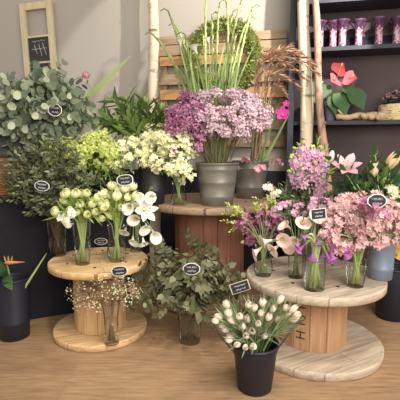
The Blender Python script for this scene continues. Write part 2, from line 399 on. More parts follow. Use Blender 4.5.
def where_labels(heads, base_label, group, things):
    """give the outermost ones a label of their own; the rest share one"""
    L = [(t, h) for t, h in zip(things, heads)]
    if len(L) < 5: return
    used = {}
    def pick(key, text):
        for t, h in sorted(L, key=lambda e: key(e[1])):
            if t.name not in used: used[t.name] = 1; t['label'] = base_label+' '+text; return
    pick(lambda h: -h.z, 'reaching highest of its bunch'); pick(lambda h: h.x/h.y, 'spreading furthest to the left side'); pick(lambda h: -h.x/h.y, 'spreading furthest to the right side'); pick(lambda h: h.z, 'hanging lowest of its bunch')
    for t, h in L:
        if t.name not in used: t['label'] = base_label+' in the middle of its bunch'
ORD = 'first second third fourth fifth sixth seventh eighth ninth tenth eleventh twelfth thirteenth fourteenth fifteenth sixteenth seventeenth eighteenth nineteenth twentieth'.split()
def ordinal_labels(heads, base_label, group, things):
    order = sorted(zip(things, heads), key=lambda e: e[1].x/e[1].y)
    for k, (t, h) in enumerate(order):
        w = 'leftmost' if k == 0 else 'rightmost' if k == len(order)-1 else ORD[k]+' from the left'
        t['label'] = base_label+', '+w+' of its bunch'
def bunch(name, label, cat, group, ves, heads, maker, stem_mat, r=.0025, stem_n=5, sag=0., unique=True):
    ts = []
    for h in heads:
        b, rim = ves.ends(h); t = thing(name, label, cat, b, group); path = stem_path(b, rim, h, sag)
        m = MB(); m.tube(path, r, r*.75, stem_n); m.build('stem', stem_mat, t)
        maker(t, path, (path[-1]-path[-2]).normalized()); ts.append(t)
    if unique and (len(heads) > 20 or '_ ' in label): where_labels(heads, label, group, ts)
    elif unique: ordinal_labels(heads, label, group, ts)
    return ts
def along(path, t):
    f = t*(len(path)-1); i = min(int(f), len(path)-2); return path[i].lerp(path[i+1], f-i), (path[i+1]-path[i]).normalized()

# ---- makers
def mk_branch(leaf_mat, L, w, n, shape='round', t0=.45, ang=.9, bend=.05, pair=True, droop=.0, jitter=.3, side=0, tw='brown_stem'):
    def f(t, path, d):
        m = MB(); tm = MB() if side else None
        def put(p, dd, k, sc):
            x, y, z = frame(dd)
            for q in ((0, PI) if pair else (0,)):
                a = k*2.4+q+rnd(-jitter, jitter); o = x*math.cos(a)+y*math.sin(a)
                ld = (o*math.sin(ang)+z*math.cos(ang)+rv(.25)-V((0, 0, droop))).normalized()
                s = sc*rnd(.75, 1.15); up = (z*math.sin(ang)-o*math.cos(ang)+rv(.35))
                m.leaf(p+ld*L*.12, ld, up, L*s, w*s, bend*rnd(-1, 1.5), shape, 6 if shape in ('round', 'heart') else 4, .1)
        for i in range(n):
            tt = t0+(1-t0)*i/max(1, n-1); p, dd = along(path, tt); put(p, dd, i, 1-.35*max(0, tt-.8)/.2)
        for s in range(side):
            p, dd = along(path, rnd(t0, .92)); x, y, z = frame(dd); a = rnd(0, 6.3)
            sd = (x*math.cos(a)+y*math.sin(a)+z*.8).normalized(); sl = rnd(.7, 1.3)*L*3.2
            sp = [p, p+sd*sl*.5+V((0, 0, .01)), p+sd*sl]
            tm.tube(sp, .0018, .001, 4)
            for k in range(5): put(*along(sp, .25+.75*k/4), k, .85)
        m.build('leaves', leaf_mat, t)
        if tm: tm.build('twigs', tw, t)
    return f
def mk_spray(petal, fr, n, spread, tw='green_stem', k=5, leaves=None, ball=False, zs=.7, cup=.3, twigs=6):
    """branching spray with many small florets"""
    def f(t, path, d):
        m = MB(); tm = MB(); h = path[-1]; lowp, _ = along(path, .82)
        tips = []
        for i in range(twigs):
            v = (rv(1)+d*.6); v = v.normalized()*spread*rnd(.5, 1.); v.z *= zs; e = h+v; tips.append(e)
            q = lowp.lerp(e, .55)+V((0, 0, .01)); tm.tube([lowp, q, e], .0014, .0008, 4)
        for i in range(n):
            c = R.choice(tips); o = rv(1).normalized()*spread*.48*(R.random()**.5); p = c+o
            nr = ((p-h).normalized()+V((0, -.35, .35))+rv(.5)).normalized(); m.floret(p, nr, fr*rnd(.7, 1.2), k, cup)
        m.build('florets', petal, t); tm.build('twigs', tw, t)
        if leaves: leaves(t, path, d)
    return f
def mk_leaves(mat, n, L, w, t0, t1, shape='lance', bend=-.3, ang=.7, nm='leaves'):
    def f(t, path, d):
        m = MB()
        for i in range(n):
            p, dd = along(path, t0+(t1-t0)*(i+.5)/n); x, y, z = frame(dd); a = i*2.4+rnd(-.4, .4); o = x*math.cos(a)+y*math.sin(a)
            ld = (o*math.sin(ang)+z*math.cos(ang)).normalized(); m.leaf(p, ld, z*math.sin(ang)-o*math.cos(ang), L*rnd(.7, 1.2), w*rnd(.8, 1.1), bend*rnd(.4, 1.4), shape, 5)
        m.build(nm, mat, t)
    return f
TUL = lambda t: .12+.95*math.sin(PI*(.12+t*.82))**.85
def tulip_head(m, p, d, L, r, openness=0.):
    for k in range(3): m.cup_petal(p, d, L*.97, r*.9, k*2*PI/3+.5, .75, lambda t: TUL(t)*(1+openness*t))
    for k in range(3): m.cup_petal(p, d, L, r, k*2*PI/3+1.55, .7, lambda t: TUL(t)*(1+openness*t*1.2))
def mk_tulip(petal, L=.05, r=.02, openness=.1, leaves=None, nm='bloom'):
    def f(t, path, d):
        m = MB(); d = (d+V((0, -.12, .25))+rv(.2)).normalized(); tulip_head(m, path[-1], d, L*rnd(.85, 1.15), r*rnd(.85, 1.1), openness*rnd(0, 1.6)); m.build(nm, petal, t)
        if leaves: leaves(t, path, d)
    return f
def calla_head(ms, mk, p, d, L, r, face):
    """spathe: a funnel with one side drawn out into a pointed lip, rolled over"""
    x, y, z = frame(d); a0 = math.atan2(face.dot(y), face.dot(x)); n, mm = 8, 20; vs = []; fs = []
    for i in range(n+1):
        t = i/n
        for k in range(mm+1):
            q = -PI*.97+2*PI*.97*k/mm; lip = (.5+.5*math.cos(q))
            hz = L*t*(.62+.38*lip); rr = r*(.16+.2*t+.75*t**3.2*(.75+.45*lip))
            if t > .8: hz -= L*.10*((t-.8)/.2)**2*(1-.3*lip)
            a = a0+q*(1 if t < .99 else 1); vs.append(p+(x*math.cos(a)+y*math.sin(a))*rr+z*hz)
    w = mm+1
    for i in range(n):
        for k in range(mm): fs.append((i*w+k, i*w+k+1, (i+1)*w+k+1, (i+1)*w+k))
    ms.add(vs, fs); mk.tube([p+z*L*.15, p+z*L*.4, p+z*L*.58], r*.13, r*.09, 6)
def mk_calla(petal, L=.085, r=.04, tilt=.6):
    def f(t, path, d):
        ms, mk = MB(), MB(); fc = V((rnd(-1, 1), -.7, rnd(-.6, .2))); dd = (d+fc*tilt).normalized()
        calla_head(ms, mk, path[-1], dd, L*rnd(.85, 1.15), r*rnd(.85, 1.15), fc); sp = ms.build('spathe', petal, t); mk.build('spadix', 'spadix', sp)
    return f
def lily_bloom(t, p, d, L, petal):
    x, y, z = frame(d); m = MB()
    for k in range(6):
        a = k*PI/3+(.0 if k % 2 else .06); o = x*math.cos(a)+y*math.sin(a); ld = (z*.85+o*.55).normalized(); up = (z-o*1.0)
        m.leaf(p, ld, -(z*.4-o).normalized(), L*(1 if k % 2 else .95), L*(.5 if k % 2 else .38), .34, 'obov', 7, -.12)
    bm_ = m.build('bloom', petal, t); m = MB(); an = MB()
    for k in range(6):
        a = k*PI/3+.3; o = x*math.cos(a)+y*math.sin(a); e = p+(z*.8+o*.3)*L*.75; m.tube([p, p+z*L*.4, e], .0012, .001, 4); an.egg(e-x*.006, x, .012, .003, 5, 3)
    m.build('filaments', 'pale_stem', bm_); an.build('anthers', 'anther', bm_)
def bud(m, p, d, L, r):
    m.lathe([(r*.3, 0), (r*.75, L*.2), (r, L*.5), (r*.8, L*.78), (r*.3, L*.96), (.0005, L)], p, d, 8, True)
def spike(m, path, t0, n, fr, k=5, rad=.02, cup=.4):
    for i in range(n):
        tt = t0+(1-t0)*i/n; p, dd = along(path, tt); x, y, z = frame(dd); a = i*2.4+rnd(-.3, .3); o = x*math.cos(a)+y*math.sin(a)
        s = 1.1-.45*(i/n); m.floret(p+o*rad*s, (o+z*.35+V((0, -.2, 0))).normalized(), fr*s*rnd(.85, 1.15), k, cup)

# ---- chalk labels on picks
def chalk_label(label, c, foot, w=.1, h=.07, tilt=0., back=0., shape='plaque', card=False):
    """little board held on a pick; c centre of the board, foot where the pick goes in"""
    t = thing('chalk_label', label, 'plant label', foot)
    M = Matrix.Rotation(tilt, 3, 'Y') @ Matrix.Rotation(back, 3, 'X')
    n = 40; ring = []
    for k in range(n):
        a = 2*PI*k/n; ca_, sa = math.cos(a), math.sin(a); e = 4. if shape == 'card' else 2.6
        rr = (abs(ca_)**e+abs(sa)**e)**(-1/e)
        if shape == 'card': rr = 1/max(abs(ca_), abs(sa))
        if shape == 'plaque': rr *= 1-.07*abs(math.sin(2*a))**6+.06*abs(sa)**8
        ring.append((w/2*rr*ca_, h/2*rr*sa))
    def slab(m, s, y0, y1):
        vs = [c+M @ V((q[0]*s, y, q[1]*s)) for y in (y0, y1) for q in ring]
        m.add(vs, [tuple(range(n)), tuple(range(n, 2*n))[::-1]]+[(k, k+n, (k+1) % n+n, (k+1) % n) for k in range(n)])
    m = MB(); slab(m, 1, -.001, .003); m.build('border', 'kraft' if card else 'chalk', t, smooth=False)
    m = MB(); slab(m, .9, -.002, -.0008); sf = m.build('slate_face', 'sign_slate', t, smooth=False)
    m = MB()
    for li, zz in enumerate((.16, -.2)):
        x0 = -w*(.30-.05*li); nn = 26; pts = []
        for k in range(nn):
            x = x0+2*abs(x0)*k/(nn-1); pts.append(c+M @ V((x, -.0028, h*zz+h*.11*math.sin(k*1.9+li)*(1 if k % 5 else .2))))
        m.tube(pts, .0011, .0011, 4)
    m.build('chalk_writing', 'chalk', sf)
    m = MB(); m.tube([foot, foot.lerp(c+V((0, .005, -h*.4)), .5)+V((.003, 0, 0)), c+V((0, .005, -h*.3))], .0014, .0012, 5); m.build('pick', 'stick', t)
    return t
# ------------------------------------------------------------------ on and against the back wall
SD = .34                                    # depth of the shelf unit
su = wl(onwall(288, 100, SD)).x; zs1 = onwall(345, 45.5, SD).z; zs2 = onwall(345, 120.5, SD).z
so = W(su, .001, 0); LW = 2.6
t = thing('shelf_unit', 'dark painted shelf unit with flared vases and potted plants', 'shelf', so, rz=WA, local=True)
for x in (.03, LW-.03):
    m = MB(); m.box((x, -SD/2, 1.55), (.06, SD, 3.1)); bevel(m.build('side_panel', 'dark_paint', t), .003)
m = MB(); m.box((LW/2, -.012, 1.55), (LW-.12, .02, 3.1)); m.build('back_panel', 'shelf_back', t)
m = MB(); m.box((LW/2, -.035, zs1+.06), (LW-.13, .022, .17)); m.build('back_rail', 'dark_paint', t)
for z in (.1, .95, zs2-.02, zs1-.02, zs1+.42):
    m = MB(); m.box((LW/2, -SD/2-.004, z), (LW-.12, SD-.03, .04)); bevel(m.build('shelf', 'dark_paint', t), .003)
# slatted pallet hung on the wall
pu0 = wl(onwall(160, 70, .08)).x; pu1 = wl(onwall(287, 60, .08)).x; PW = pu1-pu0
po = W(pu0, .001, 0)
t = thing('wooden_pallet', 'slatted wooden pallet fixed to the wall behind the moss wreath', 'pallet', po, rz=WA, local=True)
zt = onwall(225, 38, .1).z; zb = 1.45
for x in (.05, PW/2, PW-.05):
    m = MB(); m.box((x, -.04, (zt+zb)/2-.02), (.05, .08, zt-zb-.06)); bevel(m.build('stringer', 'slat_brown', t), .003)
rows = [(30, 38.5, 'slat_grey'), (39.5, 50, 'slat_grey'), (51, 60.5, 'slat_orange'), (69, 80, 'slat_grey'), (85, 95.5, 'slat_orange'), (101, 111, 'slat_brown'), (116, 127, 'slat_brown'), (133, 144, 'slat_brown')]
for r0, r1, mt in rows:
    z1 = onwall(225, r0+3, .1).z; z0 = onwall(225, r1+3, .1).z
    m = MB(); m.box((PW/2+rnd(-.01, .01), -.091, (z0+z1)/2), (PW, .02, z1-z0)); bevel(m.build('slat', mt, t), .003)
# moss wreath
wc = onwall(224, 57, .17); wr_ = .33
t = thing('moss_wreath', 'round green moss wreath hanging on the slatted pallet', 'wreath', wc, rz=WA, local=True)
m = MB(); K = 48
for i in range(K):
    for j in range(10):
        a = 2*PI*i/K; b = 2*PI*j/10; r = .062; m.v.append(V(((wr_+r*math.cos(b))*math.cos(a), r*math.sin(b), (wr_+r*math.cos(b))*math.sin(a))))
for i in range(K):
    for j in range(10): m.f.append((i*10+j, i*10+(j+1) % 10, ((i+1) % K)*10+(j+1) % 10, ((i+1) % K)*10+j))
m.build('ring', 'moss_base', t)
m = MB()
for i in range(1500):
    a = rnd(0, 2*PI); b = rnd(0, 2*PI); r = .056; c = V((math.cos(a), 0, math.sin(a))); o = c*math.cos(b)+V((0, math.sin(b), 0))
    if o.y > .6: continue
    m.leaf(c*wr_+o*r, (o+rv(.7)).normalized(), rv(1), rnd(.025, .05), .014, .3, 'round', 3, .1)
o = m.build('moss_tufts', 'moss', t)
# old window frame with chalkboard panes
fd = .05
fc = onwall(40, 58, fd); t = thing('chalkboard_frame', 'old cream window frame with chalkboard panes hanging tilted on the wall', 'picture frame', fc, rz=WA, local=True)
t.rotation_euler = Matrix.Rotation(WA, 3, 'Z').to_4x4().to_euler(); t.rotation_mode = 'XYZ'
TR = Matrix.Rotation(math.radians(-2.2), 3, 'Y')
fw = .425; fh = 1.26
def fbox(nm, c, sz, mt, bv=.004):
    m = MB(); m.box(TR @ V(c), sz, TR); bevel(m.build(nm, mt, t), bv)
ztop = fh/2
for s in (-1, 1): fbox('stile', (s*(fw/2-.036), 0, 0), (.072, .04, fh), 'frame_wood')
fbox('rail', (0, -.001, ztop-.04), (fw-.144, .038, .08), 'frame_wood'); fbox('rail', (0, -.001, -ztop+.05), (fw-.144, .038, .1), 'frame_wood')
for z in (.245, -.055, -.32): fbox('glazing_bar', (0, -.001, z), (fw-.144, .03, .022), 'frame_wood', .003)
for z0, z1 in ((-.044, .234), (-.309, -.066), (-.53, -.331)): fbox('chalk_pane', (0, .004, (z0+z1)/2), (fw-.144, .008, z1-z0), 'chalkboard', .001)
m = MB()
for (x0, z0, x1, z1) in ((-.09, .19, .08, .2), (-.06, .15, -.03, .05), (0, .16, .03, .02), (.05, .17, .09, .03), (-.1, .1, .1, .11), (-.1, -.13, .1, -.1), (-.07, -.16, 0, -.27), (.02, -.14, .09, -.28)):
    m.tube([TR @ V((x0+(x1-x0)*k/8, -.002, z0+(z1-z0)*k/8+.008*math.sin(k*2.3))) for k in range(9)], .0035, .002, 4)
m.build('chalk_scribble', 'chalk', t)
# poles
def pole(name, label, foot, top, r0, r1, mt, knots):
    t = thing(name, label, 'wooden pole', foot); m = MB(); n = 26; ph = rnd(0, 6)
    path = [foot.lerp(top, i/n)+V((.012*math.sin(i*.5+ph), .01*math.cos(i*.4), 0)) for i in range(n+1)]
    m.tube(path, lambda q: (r0+(r1-r0)*q)*(1+.05*math.sin(q*37+ph)), None, 16); m.build('trunk', mt, t)
    for k in range(knots):
        p, d = along(path, .35+.6*(k+.5)/knots); a = rnd(-2.6, -.5); o = V((math.cos(a), math.sin(a), .3)).normalized()
        m = MB(); r = r0+(r1-r0)*(.35+.6*(k+.5)/knots); m.tube([p+o*r*.7, p+o*(r+.012)], .014, .009, 7); m.build('knot', mt, t)
b1 = at(154, 100, 4.44); t1 = at(152.5, 0, 4.5)
k = (0-b1.z)/(t1.z-b1.z); pole('birch_pole', 'white birch pole standing by the pallet near the chalkboard frame', b1.lerp(t1, k), b1.lerp(t1, 1.25), .062, .052, 'birch_bark', 5)
b1 = at(306.5, 142, 3.94); t1 = at(304, 0, 3.97)
k = (0-b1.z)/(t1.z-b1.z); pole('birch_pole', 'thick pale birch pole in front of the dark shelf unit', b1.lerp(t1, k), b1.lerp(t1, 1.25), .072, .05, 'birch_bark', 6)
b1 = at(323.5, 142, 3.74); t1 = at(314, 0, 3.84)
k = (0-b1.z)/(t1.z-b1.z); pole('bark_pole', 'thin pinkish brown pole leaning beside the thick birch pole', b1.lerp(t1, k), b1.lerp(t1, 1.25), .042, .028, 'brown_bark', 5)
# vases on the upper shelf
vl = ['half hidden behind the thin brown pole', 'second from the poles, slimmer than its neighbour', 'third from the poles, close against the slim one', 'standing alone fourth from the poles', 'second from the shelf end in view', 'at the shelf end in view']
for i, px in enumerate((319, 332, 341.5, 357.5, 377.5, 395)):
    p = onwall(px, 60, .17 if i % 2 else .2); p.z = zs1; t = thing('flared_vase', 'pink patterned flared vase '+vl[i], 'vase', p, 'flared vases on the upper shelf')
    k_ = .8
    m = MB(); m.lathe([(.034, 0), (.036, .01), (.034, .08), (.032, .15), (.037, .2), (.035, .2), (.03, .15), (.031, .02)], p, n=28, capb=True, capt=True); vb = m.build('body', 'vase_pattern', t)
    m = MB(); pr = [(.036, .199), (.042, .225), (.052, .25), (.068, .266), (.066, .27), (.049, .254), (.039, .228), (.034, .205)]
    m.lathe(pr, p, n=28); fr_ = m.build('flared_rim', 'vase_purple', t)
    m = MB()
    for k in range(8):
        a = 2*PI*k/8; m.leaf(p+V((math.cos(a)*.037, math.sin(a)*.037, .18)), V((math.cos(a)*.5, math.sin(a)*.5, 1)), V((math.cos(a), math.sin(a), 0)), .1, .028, .35, 'lance', 5, .05)
    m.build('pleats', 'vase_purple', fr_)
# anthurium in its pot
pp = onwall(331, 110, .2); pp.z = zs2
vessel_bucket('flower_pot', 'small grey pot on the shelf holding the red anthurium', pp, .05, .064, .16, 'grey_pot', .006, cat='pot')
t = thing('anthurium', 'anthurium with coral red blooms and dark heart leaves on the shelf', 'plant', pp+V((0, 0, .13)))
st = MB()
o0 = pp+V((0, 0, .13))
for (px, py, dx, L) in ((317, 99, -1, .16), (341, 100, .4, .2), (354, 98, .9, .19), (330, 92, -.4, .13), (348, 92, .7, .13), (322, 90, -.7, .12), (336, 104, 0, .16)):
    e = onwall(px+(-4 if dx < 0 else -2), py-7, .27); st.tube([o0+rv(.015), o0.lerp(e, .6)+V((0, 0, .03)), e], .0035, .0025, 5)
    lm = MB(); lm.leaf(e, V((dx*.5, -.35, -.8)), V((0, -1, .4)), L*1.15, L*.85, -.1, 'heart', 8, .12); lm.build('leaf', 'lily_dark', t)
for (px, py, dx, dz) in ((340, 68, .2, .35), (334, 81, -.5, -.2), (350, 79, .6, -.1)):
    e = onwall(px, py, .3); st.tube([o0, o0.lerp(e, .6)+V((0, .01, .02)), e], .003, .0025, 5)
    d = V((dx, -.4, dz)).normalized(); b = MB(); b.leaf(e-d*.06, d, V((0, -1, .35)), .13, .14, .12, 'heart', 9, .12); sp = b.build('spathe', 'coral_petal', t)
    b = MB(); b.tube([e-d*.02, e+V((dx*.02, -.03, .02)), e+V((dx*.03, -.045, .035))], .006, .004, 6); b.build('spadix', 'spadix', sp)
st.build('stems', 'green_stem', t)
# driftwood logs and bark planter on the lower shelf
def log(name, label, a, b, r, knob=True):
    t = thing(name, label, 'log', (a+b)/2); m = MB(); n = 14; path = [a.lerp(b, i/n)+V((0, 0, .008*math.sin(i*1.3))) for i in range(n+1)]
    m.tube(path, lambda q: r*(.62+.4*q+.12*math.sin(q*14)), None, 12); bk = m.build('bark', 'driftwood', t)
    d = (b-a).normalized(); m = MB(); m.lathe([(r*.92, 0), (r*.86, .003)], b-d*.001, d, 14, True, True); m.build('cut_end', 'cut_wood', bk)
    if knob: m = MB(); m.tube([a.lerp(b, .15)+V((0, -r*.3, r*.2)), a.lerp(b, .05)+V((-.02, -r, r*1.6))], r*.4, r*.22, 7); m.build('branch_stub', 'driftwood', t)
e0 = onwall(336, 113, .3); e1 = onwall(384, 113, .24); r = .042; e0.z = zs2+.036; e1.z = zs2+r+.006
log('driftwood_log', 'long pale driftwood log with a stub lying on the shelf', e0, e1, r)
e0 = onwall(361, 117, .33); e1 = onwall(379, 118, .385); e0.z = zs2+.033; e1.z = zs2+.04
log('driftwood_log', 'short cut log lying on the shelf in front of the long driftwood', e0, e1, .036, False)
bpp = onwall(396, 110, .185); bpp.z = zs2
t = thing('bark_planter', 'birch bark planter at the shelf end with pink and green plants', 'planter', bpp)
m = MB(); m.lathe([(.155, 0), (.16, .01), (.162, .15), (.15, .153), (.148, .12)], bpp, n=32, capb=True, capt=True); m.build('bark_shell', 'birch_planter', t)
m = MB(); m.lathe([(.149, .118), (.1, .13)], bpp, n=24, capt=True); m.build('soil', 'soil', t)
for (dx, lab, pet, kind) in ((-.075, 'small pink flowering plant in the birch bark planter', 'pink_petal', 0), (.06, 'tall dark green leafy plant in the birch bark planter', None, 1)):
    b = bpp+V((dx, -.04, .12)); t = thing('potted_plant', lab, 'plant', b); sm = MB(); lf = MB(); fl = MB()
    for k in range(11 if kind == 0 else 15):
        a = k*2.4; hgt = rnd(.08, .16) if kind == 0 else rnd(.12, .27); e = b+V((math.cos(a)*rnd(.02, .075), math.sin(a)*rnd(.02, .06), hgt)); sm.tube([b, b.lerp(e, .6)+V((0, 0, .02)), e], .002, .0012, 4)
        for q in range(3): lf.leaf(b.lerp(e, .4+.25*q), V((math.cos(a+q*2), math.sin(a+q*2), .25)), V((0, 0, 1)), .07, .035, -.2, 'round' if kind == 0 else 'lance', 4)
        if kind == 0:
            for q in range(7): fl.floret(e+rv(.02), V((0, -.6, .8))+rv(.5), .012)
    sm.build('stems', 'green_stem', t); lf.build('leaves', 'lily_dark', t)
    if kind == 0: fl.build('blossoms', 'dusk_petal', t)
# ------------------------------------------------------------------ vessels that hold the flowers
filler_p = cpt(.5, .3)
vessel_bucket('flower_bucket', 'black bucket at the counter end holding lime green blossom', filler_p, .105, .13, .3, 'black_plastic')
VF = Ves(filler_p, .08, .11, .3)
VP = Ves(pc+V((0, 0, .44)), .16, .17, .08)
p = onz(153, 203.5, BZ); vessel_bucket('flower_bucket', 'dark grey bucket on the tall brown spool holding lily greens', p, .1, .128, .4, 'dark_zinc', ribs=(.3, .75)); VG = Ves(p, .07, .105, .4)
p = onz(179, 205, BZ); vessel_glass('small clear glass vase beside the large galvanised bucket', p, .05, .062, .2, .55, [(.055, 0), (.066, .03), (.068, .07), (.05, .14), (.062, .2)]); VH = Ves(p, .03, .045, .2)
p = onz(217, 204.5, BZ); vessel_bucket('galvanised_bucket', 'large galvanised bucket full of mauve and lilac statice', p, .135, .178, .36, 'galvanised', ribs=(.22, .55, .85), handle=True); V1 = Ves(p, .09, .15, .36)
p = V((.485, 3.86, BZ)); vessel_bucket('galvanised_bucket', 'grey galvanised bucket next to the dark shelf side holding reeds', p, .125, .172, .36, 'galvanised', ribs=(.3, .8), handle=True); V2 = Ves(p, .09, .14, .36)
# pale pine spool
p = onz(58, 255, LZ); vessel_glass('dim smoky glass vase holding dark green foliage', p, .062, .075, .28, .5, mat='dim_glass'); VA = Ves(p, .045, .06, .28)
p = onz(83, 264, LZ); vessel_glass('tall clear glass cylinder holding lime and white tulips', p, .05, .066, .32, .6); VB = Ves(p, .035, .052, .32)
p = onz(117, 261, LZ); vessel_glass('rounded clear glass vase in front holding cream tulips', p, .05, .066, .27, .6, [(.048, 0), (.066, .04), (.07, .09), (.058, .2), (.068, .27)]); VC = Ves(p, .04, .046, .27)
p = onz(137, 251, LZ); vessel_glass('clear glass vase holding white callas at the spool edge', p, .052, .06, .26, .5); VD = Ves(p, .035, .048, .26)
p = onz(112, 343, .05); vessel_glass('slim clear vase of baby breath on the lower spool disc', p, .045, .062, .3, .6, [(.05, 0), (.046, .1), (.05, .2), (.064, .3)]); VE = Ves(p, .03, .042, .3)
# floor
p = onz(190, 341, 0); vessel_glass('wide clear glass vase standing on the floor', p, .075, .088, .215, .7); VU = Ves(p, .055, .07, .215)
p = onz(254.5, 387, 0); vessel_bucket('flower_bucket', 'black bucket on the floor in front full of white tulips', p, .1, .13, .285, 'black_plastic', ribs=(.86,)); VT = Ves(p, .075, .105, .285)
p = onz(15, 336, 0); vessel_bucket('flower_bucket', 'tall black bucket on the floor by the counter holding a strelitzia', p, .105, .125, .46, 'black_plastic', ribs=(.28,)); VS = Ves(p, .08, .1, .46)
p = V((1.6, 3.2, 0)); vessel_bucket('flower_bucket', 'black bucket on the floor behind the weathered spool', p, .12, .15, .44, 'black_plastic'); VR = Ves(p, .09, .12, .44)
# weathered spool
p = onz(263, 275, RZ); vessel_glass('small round clear vase holding purple orchid sprays', p, .052, .06, .21, .6, [(.055, 0), (.064, .03), (.066, .07), (.05, .15), (.062, .21)]); W1 = Ves(p, .035, .042, .21)
p = onz(295.5, 277, RZ); vessel_glass('clear glass vase with blush callas behind the tall cylinder', p, .05, .058, .24, .6); W2 = Ves(p, .035, .046, .24)
p = onz(314, 289, RZ); vessel_glass('tall clear cylinder packed with green calla stems at the spool front', p, .062, .068, .31, .65); W3 = Ves(p, .045, .055, .31)
p = onz(355, 286, RZ); vessel_glass('flared clear vase with crossed green stems of dusty pink flowers', p, .052, .088, .3, .6); W4 = Ves(p, .035, .066, .3)
p = onz(380, 278, RZ); vessel_bucket('metal_pail', 'blue grey metal pail at the spool edge holding lilies', p, .075, .088, .3, 'blue_zinc', ribs=(.25, .8), rim=.005); W5 = Ves(p, .055, .07, .3)
p = V((.86, 3.08, RZ)); vessel_glass('clear vase at the back of the weathered spool holding pink stock', p, .05, .06, .3, .6); W6 = Ves(p, .035, .046, .3)

# ------------------------------------------------------------------ eucalyptus, foliage
def heads_px(lst, y, jy=.05): return [at(a, b, y+rnd(-jy, jy)) for a, b in lst]
hs = cloud(at(46, 111, 3.38), (.39, .26, .31), 46, lo=-.95, back=.5)
hs = [h for h in hs if h.z > 1.2]
bunch('eucalyptus_branch', 'silver dollar eucalyptus branch', 'eucalyptus', 'silver eucalyptus in the black planter', VP, hs, mk_branch('euc_leaf', .08, .07, 13, 'round', t0=.35, side=2), 'brown_stem', .004)
hs = cloud(at(50, 178, 3.0), (.37, .11, .32), 36, lo=-.7, back=.5)
bunch('foliage_branch', 'dark fine leaved foliage branch', 'foliage', 'dark foliage in the smoky vase', VA, hs, mk_branch('dark_leaf', .042, .022, 24, 'lance', t0=.3, side=8, ang=.8), 'brown_stem', .003)
hs = cloud(at(190, 279, 2.84), (.32, .2, .23), 28, lo=-.6, back=.5)
bunch('eucalyptus_branch', 'drooping grey olive eucalyptus branch', 'eucalyptus', 'olive eucalyptus in the floor vase', VU, hs, mk_branch('gunnii_leaf', .065, .04, 10, 'heart', t0=.4, ang=1.1, droop=.35, side=3), 'brown_stem', .003)
# ------------------------------------------------------------------ lime blossom, lily greens
hs = cloud(at(84, 156, 3.3), (.27, .14, .19), 20, lo=-.4, back=.5)
bunch('viburnum', 'lime green blossom stem', 'flower', 'lime blossom at the counter end', VF, hs, mk_spray('lime_petal', .013, 160, .09, leaves=mk_leaves('bright_leaf', 5, .09, .04, .65, .95)), 'green_stem', .003)
hs = heads_px([(92, 180), (106, 174), (119, 172), (133, 170), (86, 188), (112, 184), (101, 190), (126, 180)], 3.12, .04)
bunch('green_filler', 'drooping mid green leafy stem below the lime blossom', 'foliage', 'green filler below the lime blossom', VF, hs, mk_branch('lily_leaf', .06, .024, 16, 'lance', t0=.3, ang=.8, side=3), 'green_stem', .003)
hs = heads_px([(101, 160), (112, 152), (122, 146), (131, 141), (139, 150), (126, 158), (117, 166), (106, 148)], 3.3)
bunch('white_stock', 'white flowering stock stem with lime buds', 'flower', 'white stock beside the lime blossom', VF, hs, mk_spray('cream_petal', .024, 42, .065, leaves=mk_leaves('bright_leaf', 5, .1, .03, .65, .95)), 'green_stem', .003)
hs = heads_px([(100, 118), (112, 100), (108, 122), (122, 112), (127, 100), (138, 108), (146, 104), (152, 118), (160, 110), (131, 124), (143, 126), (117, 128), (157, 130), (166, 124)], 3.6, .1)
def lily_green(t, path, d):
    mk_leaves('lily_leaf', 16, .16, .048, .5, 1., bend=-.25, ang=.75)(t, path, d); m = MB()
    for k in range(2): bud(m, path[-1]+rv(.01), (d+rv(.35)).normalized(), .075, .014)
    m.build('buds', 'bright_leaf', t)
bunch('green_lily', 'leafy green lily stem with closed buds', 'flower', 'lily greens in the dark grey bucket', VG, hs, lily_green, 'green_stem', .004)
hs = heads_px([(152, 150), (162, 142), (174, 138), (184, 147), (189, 160), (160, 160), (170, 154), (180, 160), (174, 171), (183, 173), (164, 168), (148, 140), (157, 134), (168, 148), (156, 150), (180, 142), (152, 160), (166, 158)], 3.32)
bunch('hydrangea', 'cream and lime hydrangea head', 'flower', 'cream hydrangeas in the small vase', VH, hs, mk_spray('cream_petal', .021, 110, .09, k=4, zs=.9, twigs=9), 'green_stem', .004)
# ------------------------------------------------------------------ tall green stems
hs = heads_px([(156, 38), (170, 16), (178, 30), (186, 40), (206, 0), (212, 20), (219, 8), (226, -3), (232, 16), (240, 5), (246, 24), (251, 12), (236, 34), (203, 34)], 3.72, .12)
def tall(t, path, d):
    m = MB()
    for k in range(3):
        p, dd = along(path, .38+.05*k); a = rnd(0, 6.3); m.leaf(p, (dd+V((math.cos(a)*.2, math.sin(a)*.2, 0))), V((math.cos(a), math.sin(a), .2)), rnd(.35, .55), .03, .12, 'strap', 7, .2)
    m.build('leaves', 'green_stem', t); m = MB()
    for k in range(7):
        p, dd = along(path, .66+.045*k); x, y, z = frame(dd); o = (x*(1 if k % 2 else -1)+y*.3); bud(m, p, (z+o*.22).normalized(), .075, .011)
    m.build('buds', 'pale_stem', t); p = path[-1]; m = MB(); sd = 1 if d.x > -.1 else -1
    m.tube([p, p+d*.05, p+d*.07+V((sd*.03, 0, .005)), p+d*.055+V((sd*.07, 0, -.004))], .009, .004, 6); m.build('curled_tip', 'green_stem', t)
ts = bunch('gladiolus', 'tall pale green flower stem with closed buds', 'flower', 'tall green stems behind the statice', V1, hs, tall, 'pale_stem', .01055, 7)
hs = heads_px([(197, 54), (181, 46), (209, 43)], 3.62, .03)
bl = ['brightest open white trumpet bloom among the tall green stems', 'small white bloom on a tall stem near the birch pole', 'white bud bloom on a tall stem before the wreath']
